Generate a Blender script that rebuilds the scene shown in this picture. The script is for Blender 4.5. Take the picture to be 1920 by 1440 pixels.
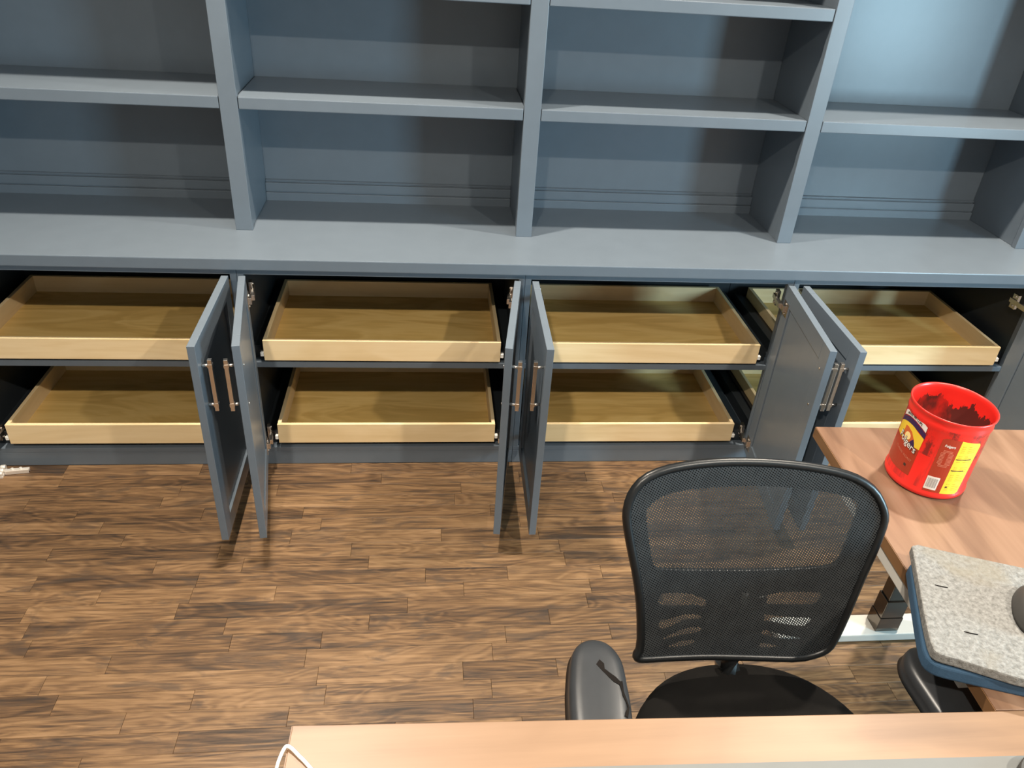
import bpy, bmesh, math, random
from mathutils import Vector, Matrix
R = math.radians
for o in list(bpy.data.objects): bpy.data.objects.remove(o)
SC = bpy.context.scene
COL = SC.collection

# ------------------------------------------------------------------ camera
cam_d = bpy.data.cameras.new('camera'); cam = bpy.data.objects.new('camera', cam_d); COL.objects.link(cam)
cam_d.sensor_width = 36; cam_d.lens = 1463.384/1920*36; cam_d.clip_start = .05
yaw, pitch, roll = .1278, .5616, .0720
fw = Vector((math.sin(yaw)*math.cos(pitch), math.cos(yaw)*math.cos(pitch), -math.sin(pitch)))
rt = fw.cross(Vector((0, 0, 1))).normalized(); up = rt.cross(fw)
r2 = rt*math.cos(roll)+up*math.sin(roll); u2 = up*math.cos(roll)-rt*math.sin(roll)
M = Matrix((r2, u2, -fw)).transposed().to_4x4(); M.translation = Vector((-.0317, -2.2737, 1.7841))
cam.matrix_world = M
SC.camera = cam
# ------------------------------------------------------------------ world, daylight, exposure
W = bpy.data.worlds.new('world'); SC.world = W; W.use_nodes = True
W.node_tree.nodes['Background'].inputs[0].default_value = (.55, .68, .85, 1)
W.node_tree.nodes['Background'].inputs[1].default_value = .5
WIN_P, LAMP_A, LAMP_C, EXPO = 112, 68, 67, 0.22
SC.view_settings.view_transform = 'Standard'; SC.view_settings.look = 'None'
SC.view_settings.exposure = EXPO; SC.view_settings.gamma = 1; SC.view_settings.use_curve_mapping = False
XR, XL, YF, YBK, ZC = 3.15, -3.2, -4.8, .53, 3.2       # room shell
wd = bpy.data.lights.new('window_daylight', 'AREA'); wd.shape = 'RECTANGLE'; wd.size = .78; wd.size_y = .98
wd.energy = WIN_P; wd.color = (.52, .83, 1.0)
wl = bpy.data.objects.new('window_daylight', wd); COL.objects.link(wl)
wl.location = (XR-.02, -2.3, 1.32); wl.rotation_euler = (0, R(90), 0); wl.rotation_euler = (R(90), 0, R(90))

# ------------------------------------------------------------------ helpers
def tag(o, label=None, cat=None, group=None, kind=None):
    if label: o['label'] = label
    if cat: o['category'] = cat
    if group: o['group'] = group
    if kind: o['kind'] = kind
    return o
def thing(name, loc, label, cat, group=None, rz=0):
    o = bpy.data.objects.new(name, None); COL.objects.link(o); o.location = loc; o.rotation_euler = (0, 0, rz)
    o.empty_display_size = .05
    return tag(o, label, cat, group)
class MB:
    def __init__(s): s.v = []; s.f = []; s.sm = []
    def add(s, vs, fs, smooth=False):
        b = len(s.v); s.v += [tuple(v) for v in vs]; s.f += [[i+b for i in f] for f in fs]; s.sm += [smooth]*len(fs); return s
    def box(s, x0, x1, y0, y1, z0, z1):
        return s.add([(x0, y0, z0), (x1, y0, z0), (x1, y1, z0), (x0, y1, z0), (x0, y0, z1), (x1, y0, z1), (x1, y1, z1), (x0, y1, z1)],
                     [(3, 2, 1, 0), (4, 5, 6, 7), (0, 1, 5, 4), (1, 2, 6, 5), (2, 3, 7, 6), (3, 0, 4, 7)])
    def prism(s, poly, z0, z1, top=None):
        n = len(poly); t = top or poly
        return s.add([(p[0], p[1], z0) for p in poly]+[(p[0], p[1], z1) for p in t],
                     [tuple(range(n-1, -1, -1)), tuple(range(n, 2*n))]+[(i, (i+1) % n, n+(i+1) % n, n+i) for i in range(n)])
    def lathe(s, prof, n=48, c=(0, 0), smooth=True, closed=False):
        vs = []; fs = []; m = len(prof)
        for i in range(n):
            a = 2*math.pi*i/n
            for r, z in prof: vs.append((c[0]+r*math.cos(a), c[1]+r*math.sin(a), z))
        for i in range(n):
            for j in range(m-1 if not closed else m):
                a, b = i*m+j, i*m+(j+1) % m; cc, d = ((i+1) % n)*m+(j+1) % m, ((i+1) % n)*m+j
                fs.append((a, d, cc, b))
        return s.add(vs, fs, smooth)
    def tube(s, path, r, n=10, closed=False, sx=1, upv=None, caps=True):
        P = [Vector(p) for p in path]; N = len(P); vs = []; fs = []
        for i in range(N):
            a = P[(i-1) % N] if (closed or i > 0) else P[i]; b = P[(i+1) % N] if (closed or i < N-1) else P[i]
            t = (b-a).normalized(); u = Vector(upv) if upv else (Vector((0, 0, 1)) if abs(t.z) < .9 else Vector((1, 0, 0)))
            x = t.cross(u).normalized(); y = x.cross(t).normalized()
            rr = r[i] if isinstance(r, (list, tuple)) else r
            for k in range(n):
                q = 2*math.pi*k/n; vs.append(P[i]+x*math.cos(q)*rr*sx+y*math.sin(q)*rr)
        for i in range(N if closed else N-1):
            for k in range(n):
                a, b = i*n+k, i*n+(k+1) % n; c, d = ((i+1) % N)*n+(k+1) % n, ((i+1) % N)*n+k
                fs.append((a, b, c, d))
        s.add(vs, fs, True)
        if not closed and caps:
            b = len(s.v)-N*n; s.f += [[b+k for k in range(n-1, -1, -1)], [b+(N-1)*n+k for k in range(n)]]; s.sm += [False, False]
        return s
    def build(s, name, mat, parent=None, loc=None, rot=None, bevel=0, seg=2, off=(0, 0, 0), ang=35):
        me = bpy.data.meshes.new(name)
        me.from_pydata([(v[0]-off[0], v[1]-off[1], v[2]-off[2]) for v in s.v], [], s.f)
        bm = bmesh.new(); bm.from_mesh(me)
        for f, k in zip(bm.faces, s.sm): f.smooth = k
        bmesh.ops.recalc_face_normals(bm, faces=bm.faces)
        if bevel:
            es = [e for e in bm.edges if len(e.link_faces) == 2 and e.calc_face_angle(0) > R(ang)]
            bmesh.ops.bevel(bm, geom=es, offset=bevel, segments=seg, affect='EDGES', profile=.6, clamp_overlap=True)
        bm.to_mesh(me); bm.free()
        return link(name, me, mat, parent, loc, rot)
def link(name, me, mat, parent=None, loc=None, rot=None):
    if mat and not me.materials: me.materials.append(mat)
    o = bpy.data.objects.new(name, me); COL.objects.link(o)
    if parent: o.parent = parent
    if loc: o.location = loc
    if rot: o.rotation_euler = rot
    return o
def struct(o): o['kind'] = 'structure'; return o
def box(name, mat, parent, x0, x1, y0, y1, z0, z1, bevel=.0015, off=(0, 0, 0)):
    """box in world/parent coordinates, origin at its own lower centre"""
    c = ((x0+x1)/2, (y0+y1)/2, z0)
    return MB().box(x0, x1, y0, y1, z0, z1).build(name, mat, parent, (c[0]-off[0], c[1]-off[1], c[2]-off[2]), bevel=bevel, off=c)

# ------------------------------------------------------------------ materials
def mat(name):
    m = bpy.data.materials.new(name); m.use_nodes = True; nt = m.node_tree
    return m, nt, nt.nodes['Principled BSDF']
def nd(nt, t, **kw):
    n = nt.nodes.new(t)
    for k, v in kw.items():
        if k in n.inputs: n.inputs[k].default_value = v
        else: setattr(n, k, v)
    return n
def lk(nt, a, b): nt.links.new(a, b)
def ramp(nt, fac, stops):
    r = nd(nt, 'ShaderNodeValToRGB'); e = r.color_ramp.elements
    while len(e) < len(stops): e.new(.5)
    for i, (p, c) in enumerate(stops): e[i].position = p; e[i].color = (*c, 1) if len(c) == 3 else c
    lk(nt, fac, r.inputs[0]); return r.outputs[0]
def coords(nt, scale=(1, 1, 1), which='Object', rnd=True, rot=(0, 0, 0)):
    tc = nd(nt, 'ShaderNodeTexCoord'); mp = nd(nt, 'ShaderNodeMapping'); mp.inputs['Scale'].default_value = scale
    mp.inputs['Rotation'].default_value = rot
    lk(nt, tc.outputs[which], mp.inputs[0])
    if rnd:
        oi = nd(nt, 'ShaderNodeObjectInfo'); mu = nd(nt, 'ShaderNodeVectorMath', operation='SCALE')
        cb = nd(nt, 'ShaderNodeCombineXYZ')
        for i in range(3): lk(nt, oi.outputs['Random'], cb.inputs[i])
        lk(nt, cb.outputs[0], mu.inputs[0]); mu.inputs['Scale'].default_value = 17.
        lk(nt, mu.outputs[0], mp.inputs['Location'])
    return mp.outputs[0]
def noise(nt, vec, scale, detail=4, rough=.55, dist=0):
    n = nd(nt, 'ShaderNodeTexNoise'); n.inputs['Scale'].default_value = scale; n.inputs['Detail'].default_value = detail
    n.inputs['Roughness'].default_value = rough; n.inputs['Distortion'].default_value = dist
    if vec: lk(nt, vec, n.inputs['Vector'])
    return n.outputs['Fac']
def bump(nt, bs, fac, strength, dist=.001):
    b = nd(nt, 'ShaderNodeBump'); b.inputs['Strength'].default_value = strength; b.inputs['Distance'].default_value = dist
    lk(nt, fac, b.inputs['Height']); lk(nt, b.outputs[0], bs.inputs['Normal'])
def mix(nt, fac, a, b):
    m = nd(nt, 'ShaderNodeMix', data_type='RGBA'); A = [i for i in m.inputs if i.type == 'RGBA']
    for s, v in ((m.inputs[0], fac), (A[0], a), (A[1], b)):
        if hasattr(v, 'links') or hasattr(v, 'is_linked'): lk(nt, v, s)
        else: s.default_value = v if not isinstance(v, tuple) else ((*v, 1) if len(v) == 3 else v)
    return [o for o in m.outputs if o.type == 'RGBA'][0]
def math_(nt, op, a, b=None, c=None):
    m = nd(nt, 'ShaderNodeMath', operation=op)
    for i, v in enumerate((a, b, c)):
        if v is None: continue
        if hasattr(v, 'is_linked'): lk(nt, v, m.inputs[i])
        else: m.inputs[i].default_value = v
    return m.outputs[0]
def plain(name, col, rough=.5, metal=0, spec=.5, var=.06, bumpy=0, bscale=200, coat=0):
    m, nt, b = mat(name)
    v = coords(nt, rnd=False); f = noise(nt, v, 14, 3)
    lk(nt, ramp(nt, f, [(.3, tuple(c*(1-var) for c in col)), (.7, tuple(min(1, c*(1+var)) for c in col))]), b.inputs['Base Color'])
    b.inputs['Roughness'].default_value = rough; b.inputs['Metallic'].default_value = metal; b.inputs['Specular IOR Level'].default_value = spec
    if coat: b.inputs['Coat Weight'].default_value = coat
    if bumpy: bump(nt, b, noise(nt, v, bscale, 2), bumpy, .001)
    return m
PAINT = plain('blue_grey_paint', (.128, .156, .186), .32, var=.03, bumpy=.05, bscale=260)
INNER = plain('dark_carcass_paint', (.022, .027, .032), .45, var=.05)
WALL = plain('white_wall', (.36, .36, .35), .8, var=.02)
CEIL = plain('white_ceiling', (.62, .61, .60), .9, var=.01)
CHROME = plain('polished_nickel', (.80, .74, .68), .26, 1, var=.02)
NICKEL = plain('bright_nickel', (.90, .86, .80), .42, .6, var=.02)
STEEL = plain('brushed_steel', (.42, .41, .40), .30, 1, var=.03)
BLACKP = plain('black_plastic', (.006, .0065, .007), .36, var=.1)
BLACKM = plain('black_metal', (.02, .02, .022), .4, .3, var=.1)
WHITEP = plain('white_plastic', (.85, .84, .80), .35, var=.02)
GREYFRAME = plain('grey_frame_metal', (.55, .54, .50), .35, .0, var=.02)
RUBBER = plain('dark_rubber', (.05, .047, .043), .55, var=.1, bumpy=.1)
VINYL = plain('grey_black_vinyl', (.028, .030, .033), .33, var=.15, bumpy=.08, bscale=90)
TEAR = plain('torn_foam', (.010, .008, .007), .95, spec=.1, var=.3, bumpy=.6, bscale=300)
BRONZE = plain('dark_polished_steel', (.16, .14, .12), .16, 1, var=.05)

def wood(name, cols, scale=(1, 1, 1), grain=(3, 60), rough=.42, fig=2.2, figw=.5, bumps=.08, coat=0):
    """long grain along local X; cols dark->light"""
    m, nt, b = mat(name)
    v = coords(nt, scale)
    vm = nd(nt, 'ShaderNodeMapping'); vm.inputs['Scale'].default_value = (grain[0], grain[1], grain[1]); lk(nt, v, vm.inputs[0])
    g = noise(nt, vm.outputs[0], 1, 6, .65)
    vf = nd(nt, 'ShaderNodeMapping'); vf.inputs['Scale'].default_value = (.6, 2.6, 2.6); lk(nt, v, vf.inputs[0])
    f = noise(nt, vf.outputs[0], fig, 4, .5, 1.2)
    w = nd(nt, 'ShaderNodeMath', operation='SINE'); lk(nt, math_(nt, 'MULTIPLY', f, 26), w.inputs[0])
    h = math_(nt, 'ADD', math_(nt, 'MULTIPLY', g, 1-figw), math_(nt, 'MULTIPLY', math_(nt, 'MULTIPLY_ADD', w.outputs[0], .5, .5), figw*.35))
    h = math_(nt, 'ADD', h, math_(nt, 'MULTIPLY', f, figw*.65))
    n = len(cols); lk(nt, ramp(nt, h, [(.28+.44*i/(n-1), c) for i, c in enumerate(cols)]), b.inputs['Base Color'])
    b.inputs['Roughness'].default_value = rough; bump(nt, b, g, bumps, .0006)
    if coat: b.inputs['Coat Weight'].default_value = coat; b.inputs['Coat Roughness'].default_value = .25
    return m
BIRCH = wood('birch_plywood_shaded', [(.52, .325, .095), (.66, .435, .145), (.75, .52, .20)], grain=(2.5, 40), fig=3.0, figw=.55, rough=.45)  # tray bottoms: shade and warm bounce light put into the deeper ochre
BIRCHF = wood('birch_edge', [(.72, .53, .28), (.80, .61, .35), (.86, .68, .42)], grain=(2, 50), fig=2.0, figw=.5, rough=.45)
DESKX = wood('walnut_laminate_long', [(.150, .082, .045), (.225, .130, .072), (.285, .170, .098)], grain=(1.2, 26), fig=1.6, figw=.5, rough=.42)
DESKY = wood('walnut_laminate_cross', [(.125, .062, .034), (.200, .110, .064), (.265, .155, .096)], grain=(1.2, 26), fig=1.6, figw=.5, rough=.42)
DESKE = wood('walnut_edge_band', [(.13, .062, .025), (.18, .09, .038), (.22, .115, .05)], grain=(1.5, 60), rough=.4)

def floor_mat():
    m, nt, b = mat('dark_oak_planks')
    at = nd(nt, 'ShaderNodeAttribute', attribute_name='prnd'); r = at.outputs['Fac']
    ge = nd(nt, 'ShaderNodeNewGeometry'); cb = nd(nt, 'ShaderNodeCombineXYZ')
    for i, k in enumerate((31., 57., 13.)): lk(nt, math_(nt, 'MULTIPLY', r, k), cb.inputs[i])
    ad = nd(nt, 'ShaderNodeVectorMath', operation='ADD'); lk(nt, ge.outputs['Position'], ad.inputs[0]); lk(nt, cb.outputs[0], ad.inputs[1])
    def mp(s):
        n = nd(nt, 'ShaderNodeMapping'); n.inputs['Scale'].default_value = s; lk(nt, ad.outputs[0], n.inputs[0]); return n.outputs[0]
    g1 = noise(nt, mp((6, 170, 1)), 1, 5, .72, .5)          # pores
    g2 = noise(nt, mp((1.9, 30, 1)), 1, 6, .68, 1.8)         # streaks
    g3 = noise(nt, mp((1.5, 8, 1)), 1, 3, .5, 1.0)           # cathedral figure
    wv = math_(nt, 'MULTIPLY_ADD', math_(nt, 'SINE', math_(nt, 'MULTIPLY', g3, 85)), .5, .5)
    bl = noise(nt, mp((4.5, 15, 1)), 1, 4, .6, 1.4)          # stain blotches
    tn = noise(nt, mp((.9, 3.5, 1)), 1, 2, .5)               # slow drift of the stain
    h = math_(nt, 'ADD', math_(nt, 'MULTIPLY', g1, .34), math_(nt, 'MULTIPLY', g2, .58))
    h = math_(nt, 'ADD', h, math_(nt, 'MULTIPLY', wv, .07))
    h = math_(nt, 'ADD', h, math_(nt, 'MULTIPLY', math_(nt, 'SUBTRACT', r, .5), .075))
    h = math_(nt, 'ADD', h, math_(nt, 'MULTIPLY', math_(nt, 'SUBTRACT', tn, .5), .22))
    c = ramp(nt, h, [(.34, (.026, .016, .010)), (.43, (.076, .042, .021)), (.50, (.138, .077, .036)), (.58, (.205, .119, .057)), (.69, (.285, .174, .092))])
    dk = ramp(nt, bl, [(.54, (0, 0, 0)), (.66, (1, 1, 1))])
    c = mix(nt, math_(nt, 'MULTIPLY', dk, .55), c, (.046, .033, .025))
    lk(nt, c, b.inputs['Base Color'])
    rr = ramp(nt, g2, [(.3, (.50, .50, .50)), (.7, (.36, .36, .36))]); lk(nt, rr, b.inputs['Roughness'])
    bump(nt, b, h, .35, .0012); b.inputs['Specular IOR Level'].default_value = .45
    return m
FLOOR = floor_mat()

# ------------------------------------------------------------------ room shell
flo = struct(MB().box(XL, XR, YF, YBK, -.05, -.013).build('floor', plain('subfloor', (.03, .02, .014), .9)))
struct(MB().box(XL, XR, YF, YBK, ZC, ZC+.05).build('ceiling', CEIL))
struct(MB().box(XL, XR, YBK, YBK+.08, -.05, ZC).build('wall_back', WALL))
struct(MB().box(XL-.08, XL, YF, YBK, -.05, ZC).build('wall_left', WALL))
struct(MB().box(XL, XR, YF-.08, YF, -.05, ZC).build('wall_front', WALL))
wy0, wy1, wz0, wz1 = -2.70, -1.90, .82, 1.82
wr = MB().box(XR, XR+.10, YF, wy0, -.05, ZC).box(XR, XR+.10, wy1, YBK, -.05, ZC).box(XR, XR+.10, wy0, wy1, -.05, wz0).box(XR, XR+.10, wy0, wy1, wz1, ZC)
struct(wr.build('wall_right', WALL))
win = struct(MB().box(XR+.02, XR+.07, wy0, wy0+.04, wz0, wz1).box(XR+.02, XR+.07, wy1-.04, wy1, wz0, wz1)
             .box(XR+.02, XR+.07, wy0, wy1, wz0, wz0+.04).box(XR+.02, XR+.07, wy0, wy1, wz1-.04, wz1).build('window_1', WHITEP))
gm, gnt, gb = mat('window_glass'); gb.inputs['Transmission Weight'].default_value = 1; gb.inputs['Roughness'].default_value = .02; gb.inputs['Base Color'].default_value = (.95, .98, 1, 1)
MB().box(XR+.042, XR+.048, wy0+.04, wy1-.04, wz0+.04, wz1-.04).build('pane', gm, win)

# planks: those in view are single pieces, the rest of the room one joined part
rng = random.Random(11)
PW = .0585
SX0, SX1 = -1.5175, 2.0805
def plank_mesh(L, w, pr, mb=None):
    b = .0005
    vs = [(-L/2, -w/2, -.012), (L/2, -w/2, -.012), (L/2, w/2, -.012), (-L/2, w/2, -.012),
          (-L/2, -w/2, -b), (L/2, -w/2, -b), (L/2, w/2, -b), (-L/2, w/2, -b),
          (-L/2+b, -w/2+b, 0), (L/2-b, -w/2+b, 0), (L/2-b, w/2-b, 0), (-L/2+b, w/2-b, 0)]
    fs = [(0, 1, 5, 4), (1, 2, 6, 5), (2, 3, 7, 6), (3, 0, 4, 7), (4, 5, 9, 8), (5, 6, 10, 9), (6, 7, 11, 10), (7, 4, 8, 11), (8, 9, 10, 11)]
    return vs, fs
def set_rnd(me, vals):
    a = me.attributes.new('prnd', 'FLOAT', 'POINT'); a.data.foreach_set('value', vals)
rv, rf, rr_ = [], [], []
y = -.0005+9*PW
while y > YF+.01:
    yc = y-PW/2
    x = XL+.01-rng.uniform(0, .4)
    while x < XR-.02:
        L = rng.choice((.24, .32, .41, .49, .55, .66))*rng.uniform(.92, 1.08)
        x0, x1 = max(x, XL+.005), min(x+L, XR-.005); x += L
        if yc > 0:                     # nothing under the cabinets
            if x0 < SX0 < x1: x1 = SX0
            if x0 < SX1 < x1: x0 = SX1
            if x0 >= SX0 and x1 <= SX1: continue
        if x1-x0 < .03: continue
        pr = rng.random(); vs, fs = plank_mesh(x1-x0-.0006, PW-.0004, pr); zc = rng.uniform(-.0004, 0)
        vis = yc > -1.25 and x1 > -1.62+(-yc)*.42 and x0 < 1.62+yc*.0
        if vis:
            me = bpy.data.meshes.new('plank'); me.from_pydata(vs, [], fs); set_rnd(me, [pr]*len(vs))
            link('plank', me, FLOOR, flo, ((x0+x1)/2, yc, zc))
        else:
            b = len(rv); rv += [(v[0]+(x0+x1)/2, v[1]+yc, v[2]+zc) for v in vs]; rf += [[i+b for i in f] for f in fs]; rr_ += [pr]*len(vs)
    y -= PW
me = bpy.data.meshes.new('floor_planks'); me.from_pydata(rv, [], rf); set_rnd(me, rr_)
tag(link('floor_planks', me, FLOOR, flo), kind='stuff')

# ------------------------------------------------------------------ countertop
CT, CB = .802, .765
MB().box(-1.62, 2.20, -.030, .528, CB, CT).build('countertop', PAINT, bevel=.003, seg=2)
tag(bpy.data.objects['countertop'], 'long blue-grey painted countertop running under the bookcase', 'countertop')

# ------------------------------------------------------------------ bookcase
UX = [(-1.563, -1.510), (-.6509, -.598), (.2631, .3156), (1.1828, 1.2326), (2.084, 2.137)]
YB0, YP = .2023, .515
ZT = 2.45
bk = thing('bookcase', (.28, YB0, CT), 'tall blue-grey built-in bookcase with open shelves above the countertop', 'bookcase')
BO = (.28, YB0, CT)
def bbox(name, *a, bevel=.0015, m=PAINT): return box(name, m, bk, *a, bevel=bevel, off=BO)
for a, b in UX:
    c = (a+b)/2
    MB().box(a, b, YB0, YB0+.022, CT, ZT).box(c-.020, c+.020, YB0+.022, YP, CT, ZT).build('upright', PAINT, bk, (c-BO[0], 0, 0), bevel=.0015, off=(c, YB0, CT))
for i in range(4):
    x0, x1 = UX[i][1], UX[i+1][0]; ix0, ix1 = (UX[i][0]+UX[i][1])/2+.020, (UX[i+1][0]+UX[i+1][1])/2-.020
    bbox('back_panel', ix0, ix1, YP, YP+.012, CT, ZT, bevel=0)
    zz = [1.2192, 1.5458, 1.87, 2.2] if i in (1, 2) else [1.2192, 1.76, 2.2]
    for z in zz:
        g = .0022
        MB().box(x0+g, x1-g, YB0+.001, YB0+.021, z-.0355, z).box(ix0+g, ix1-g, YB0+.021, YP-.002, z-.020, z-.001).build(
            'shelf', PAINT, bk, ((x0+x1)/2-BO[0], 0, z-.0355-CT), bevel=.0024, off=((x0+x1)/2, YB0, z-.0355))
    # stepped base moulding along the foot of the back panel
    prof = [(YP, CT), (YP-.0210, CT), (YP-.0210, CT+.0265), (YP-.0195, CT+.0285), (YP-.0120, CT+.0285), (YP-.0120, CT+.0325), (YP-.0160, CT+.0325), (YP-.0160, CT+.0600),
            (YP-.0145, CT+.0620), (YP-.0045, CT+.0620), (YP-.0045, CT+.0665), (YP-.0080, CT+.0665), (YP-.0080, CT+.0700), (YP, CT+.0720)]
    n = len(prof); vs = [(ix0+.001, p[0], p[1]) for p in prof]+[(ix1-.001, p[0], p[1]) for p in prof]
    MB().add(vs, [tuple(range(n)), tuple(range(2*n-1, n-1, -1))]+[(j, j+n, (j+1) % n+n, (j+1) % n) for j in range(n)]).build('base_moulding', PAINT, bk, ((x0+x1)/2-BO[0], YP-.02-BO[1], 0), off=((x0+x1)/2, YP-.02, CT))
bbox('top_board', -1.563, 2.137, YB0-.01, YP+.012, ZT, ZT+.03)

# ------------------------------------------------------------------ base cabinets
SX = [-1.517, -.618, .279, 1.180, 2.080]
ZB, ZD0, ZD1, DW, DT, YH = .0736, .0779, .750, .4341, .0209, -.0362
YIN = .50
def make_door(cab, off, x, ang, side):
    """side +1: outer face looks +X, -1: outer face looks -X; door runs from the hinge (origin) towards -Y"""
    H = ZD1-ZD0; h = DT/2; s = .058; t = h
    w = MB()
    w.box(-t, t, -s, 0, 0, H); w.box(-t, t, -DW, -(DW-s), 0, H)
    w.box(-t, t, -(DW-s), -s, 0, s); w.box(-t, t, -(DW-s), -s, H-s, H)
    d = w.build('door', PAINT, cab, (x-off[0], YH-off[1], ZD0-off[2]), (0, 0, ang), bevel=.0014)
    o = side
    px = sorted((o*(t-.0085), -o*(t-.0045)))
    g = .0022
    MB().box(px[0], px[1], -(DW-s)+g, -s-g, s+g, H-s-g).build('panel', PAINT, d, bevel=.0008)
    # bar handle with two round posts on the outer face
    zc = .614-ZD0; yh = -(DW-.030); hx = o*(t+.0225)
    hb = MB().box(hx-.0055, hx+.0055, yh-.006, yh+.006, zc-.081, zc+.081)
    hd = hb.build('handle', CHROME, d, bevel=.001)
    for dz in (-.062, .062):
        hb2 = MB().tube([(o*t, yh, zc+dz), (hx, yh, zc+dz)], .0045, 10).box(hx-.0064, hx+.0064, yh-.0070, yh+.0070, zc+dz-.005, zc+dz+.005)
        hb2.build('handle_post', CHROME, d)
        MB().tube([(-o*t, yh, zc+dz), (-o*(t+.0022), yh, zc+dz)], .0034, 10).build('handle_screw', CHROME, d)
    for z in (.602, .050):       # concealed hinges on the inner face, arm folding back into the carcass
        i = -o
        m = MB().box(*sorted((i*t, i*(t+.003))), -.052, -.008, z-.024, z+.024)
        m.lathe([(.0005, 0), (.0150, 0), (.0150, .008), (.0005, .008)], 14, smooth=False) if False else None
        m.box(*sorted((i*(t+.003), i*(t+.012))), -.036, -.006, z-.011, z+.011)
        m.box(*sorted((i*(t+.008), i*(t+.020))), -.012, .030, z-.009, z+.009)
        m.box(*sorted((i*(t+.012), i*(t+.017))), .020, .075, z-.008, z+.008)
        m.box(*sorted((i*(t+.002), i*(t+.013))), .045, .070, z-.026, z+.026)
        for zz, yy in ((z+.018, -.030), (z-.018, -.030), (z+.017, .057), (z-.017, .057)):
            xx = i*(t+.003) if yy < 0 else i*(t+.013)
            m.tube([(xx, yy, zz), (xx+i*.003, yy, zz)], .004, 8)
        m.build('hinge', CHROME, d, bevel=.0008)
    return d
def make_tray(cab, off, x0, x1, z0, z1, y0=-.005, y1=.4652):
    t = .0125; c = (x0, y0, z0); P = lambda n, m, a, *k, **kw: box(n, m, a, *k, off=(c[0], c[1], c[2]), **kw)
    w, dp, h = x1-x0, y1-y0, z1-z0
    tr = MB().box(t, w-t, t, dp-t, .008, .014).build('roll_out_tray', BIRCH, cab, (x0-off[0], y0-off[1], z0-off[2]))
    def B(n, m, a0, a1, b0, b1, z0_, z1_, bv=.0012):
        cc = ((a0+a1)/2, (b0+b1)/2, z0_)
        return MB().box(a0, a1, b0, b1, z0_, z1_).build(n, m, tr, cc, bevel=bv, off=cc)
    B('front_board', BIRCHF, 0, w, 0, t, 0, h); B('back_board', BIRCHF, t, w-t, dp-t, dp, 0, h)
    for a in (0, w-t):       # side boards: grain along their length
        sb = MB().box(-(dp-t)/2, (dp-t)/2, -t/2, t/2, 0, h).build('side_board', BIRCHF, tr, (a+t/2, (dp+t)/2-t/2+.0, 0), (0, 0, R(90)), bevel=.0012)
        sb.location = (a+t/2, t+(dp-t)/2, 0)
    for s in (-1, 1):
        a = -.014 if s < 0 else w+.001
        B('slide', BLACKM, a, a+.013, .012, dp, .004, .034, .001)
        B('slide_clip', WHITEP, a+(.003 if s < 0 else 0), a+(.013 if s < 0 else .010), -.001, .012, .016, .030, .001)
    return tr
TU = [(-1.462, -.686), (-.5637, .2132), (.341, 1.1181), (1.241, 2.0183)]
TL = [(-1.4376, -.679), (-.5491, .2099), (.339, 1.0978), (1.246, 2.003)]
LAB = ['blue-grey base cabinet with open doors and two birch trays, beside the loose chrome hinge',
       'open blue-grey base cabinet holding two birch roll-out trays, both doors tilted inward',
       'blue-grey base cabinet with two birch trays, behind the mesh chair',
       'blue-grey base cabinet with open doors and birch trays behind the red coffee can']
DOORS = [(-1.492, R(-3), -1, -.6432, R(.93), 1), (-.5930, R(9.0), -1, .2509, R(-8.63), 1), (.3074, R(-1.2), -1, 1.1550, R(-6.99), 1), (1.2056, R(-2.07), -1, 2.036, R(3), 1)]
for i in range(4):
    x0, x1 = SX[i], SX[i+1]; off = ((x0+x1)/2, 0, 0)
    cb = thing('base_cabinet', off, LAB[i], 'cabinet')
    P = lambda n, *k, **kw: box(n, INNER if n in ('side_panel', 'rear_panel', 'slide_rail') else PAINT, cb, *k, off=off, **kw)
    P('toe_board', x0+.0004, x1-.0004, 0, .018, 0, ZB-.019)
    P('bottom_panel', x0+.0004, x1-.0004, 0, YIN, ZB-.019, ZB)
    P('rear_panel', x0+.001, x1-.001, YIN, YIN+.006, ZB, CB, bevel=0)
    P('top_rail', x0+.0004, x1-.0004, 0, .019, .738, CB)
    sl, sr = x0+.020, x1-.020
    P('stile', x0+.0004, sl, 0, .019, ZB, .738); P('stile', sr, x1-.0004, 0, .019, ZB, .738)
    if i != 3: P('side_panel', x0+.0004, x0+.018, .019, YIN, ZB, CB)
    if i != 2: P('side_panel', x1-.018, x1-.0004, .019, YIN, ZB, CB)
    P('middle_shelf', x0+.0185 if i != 3 else x0+.0004, x1-.0185 if i != 2 else x1-.0004, .0195, YIN, .4035, .4235)
    P('shelf_nosing', sl, sr, .0005, .0190, .4035, .4235)
    make_tray(cb, off, *TU[i], .4332, .5083); make_tray(cb, off, *TL[i], .0962, .1744)
    for a, b, zt, zl in ((TU[i], TL[i], .426, .0765),):
        for tr, z in ((a, zt), (b, zl)):                      # mounting rails that carry the slides
            for s, xw in ((-1, sl-.0015), (1, sr+.0015)):
                e = tr[0]-.0145 if s < 0 else tr[1]+.0145
                xa, xb = sorted((e, xw)); P('slide_rail', xa, xb, .03, YIN, z-.002 if z > .3 else ZB, z+.045, bevel=.001)
    d = DOORS[i]
    make_door(cb, off, d[0], d[1], d[2]); make_door(cb, off, d[3], d[4], d[5])

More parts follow.
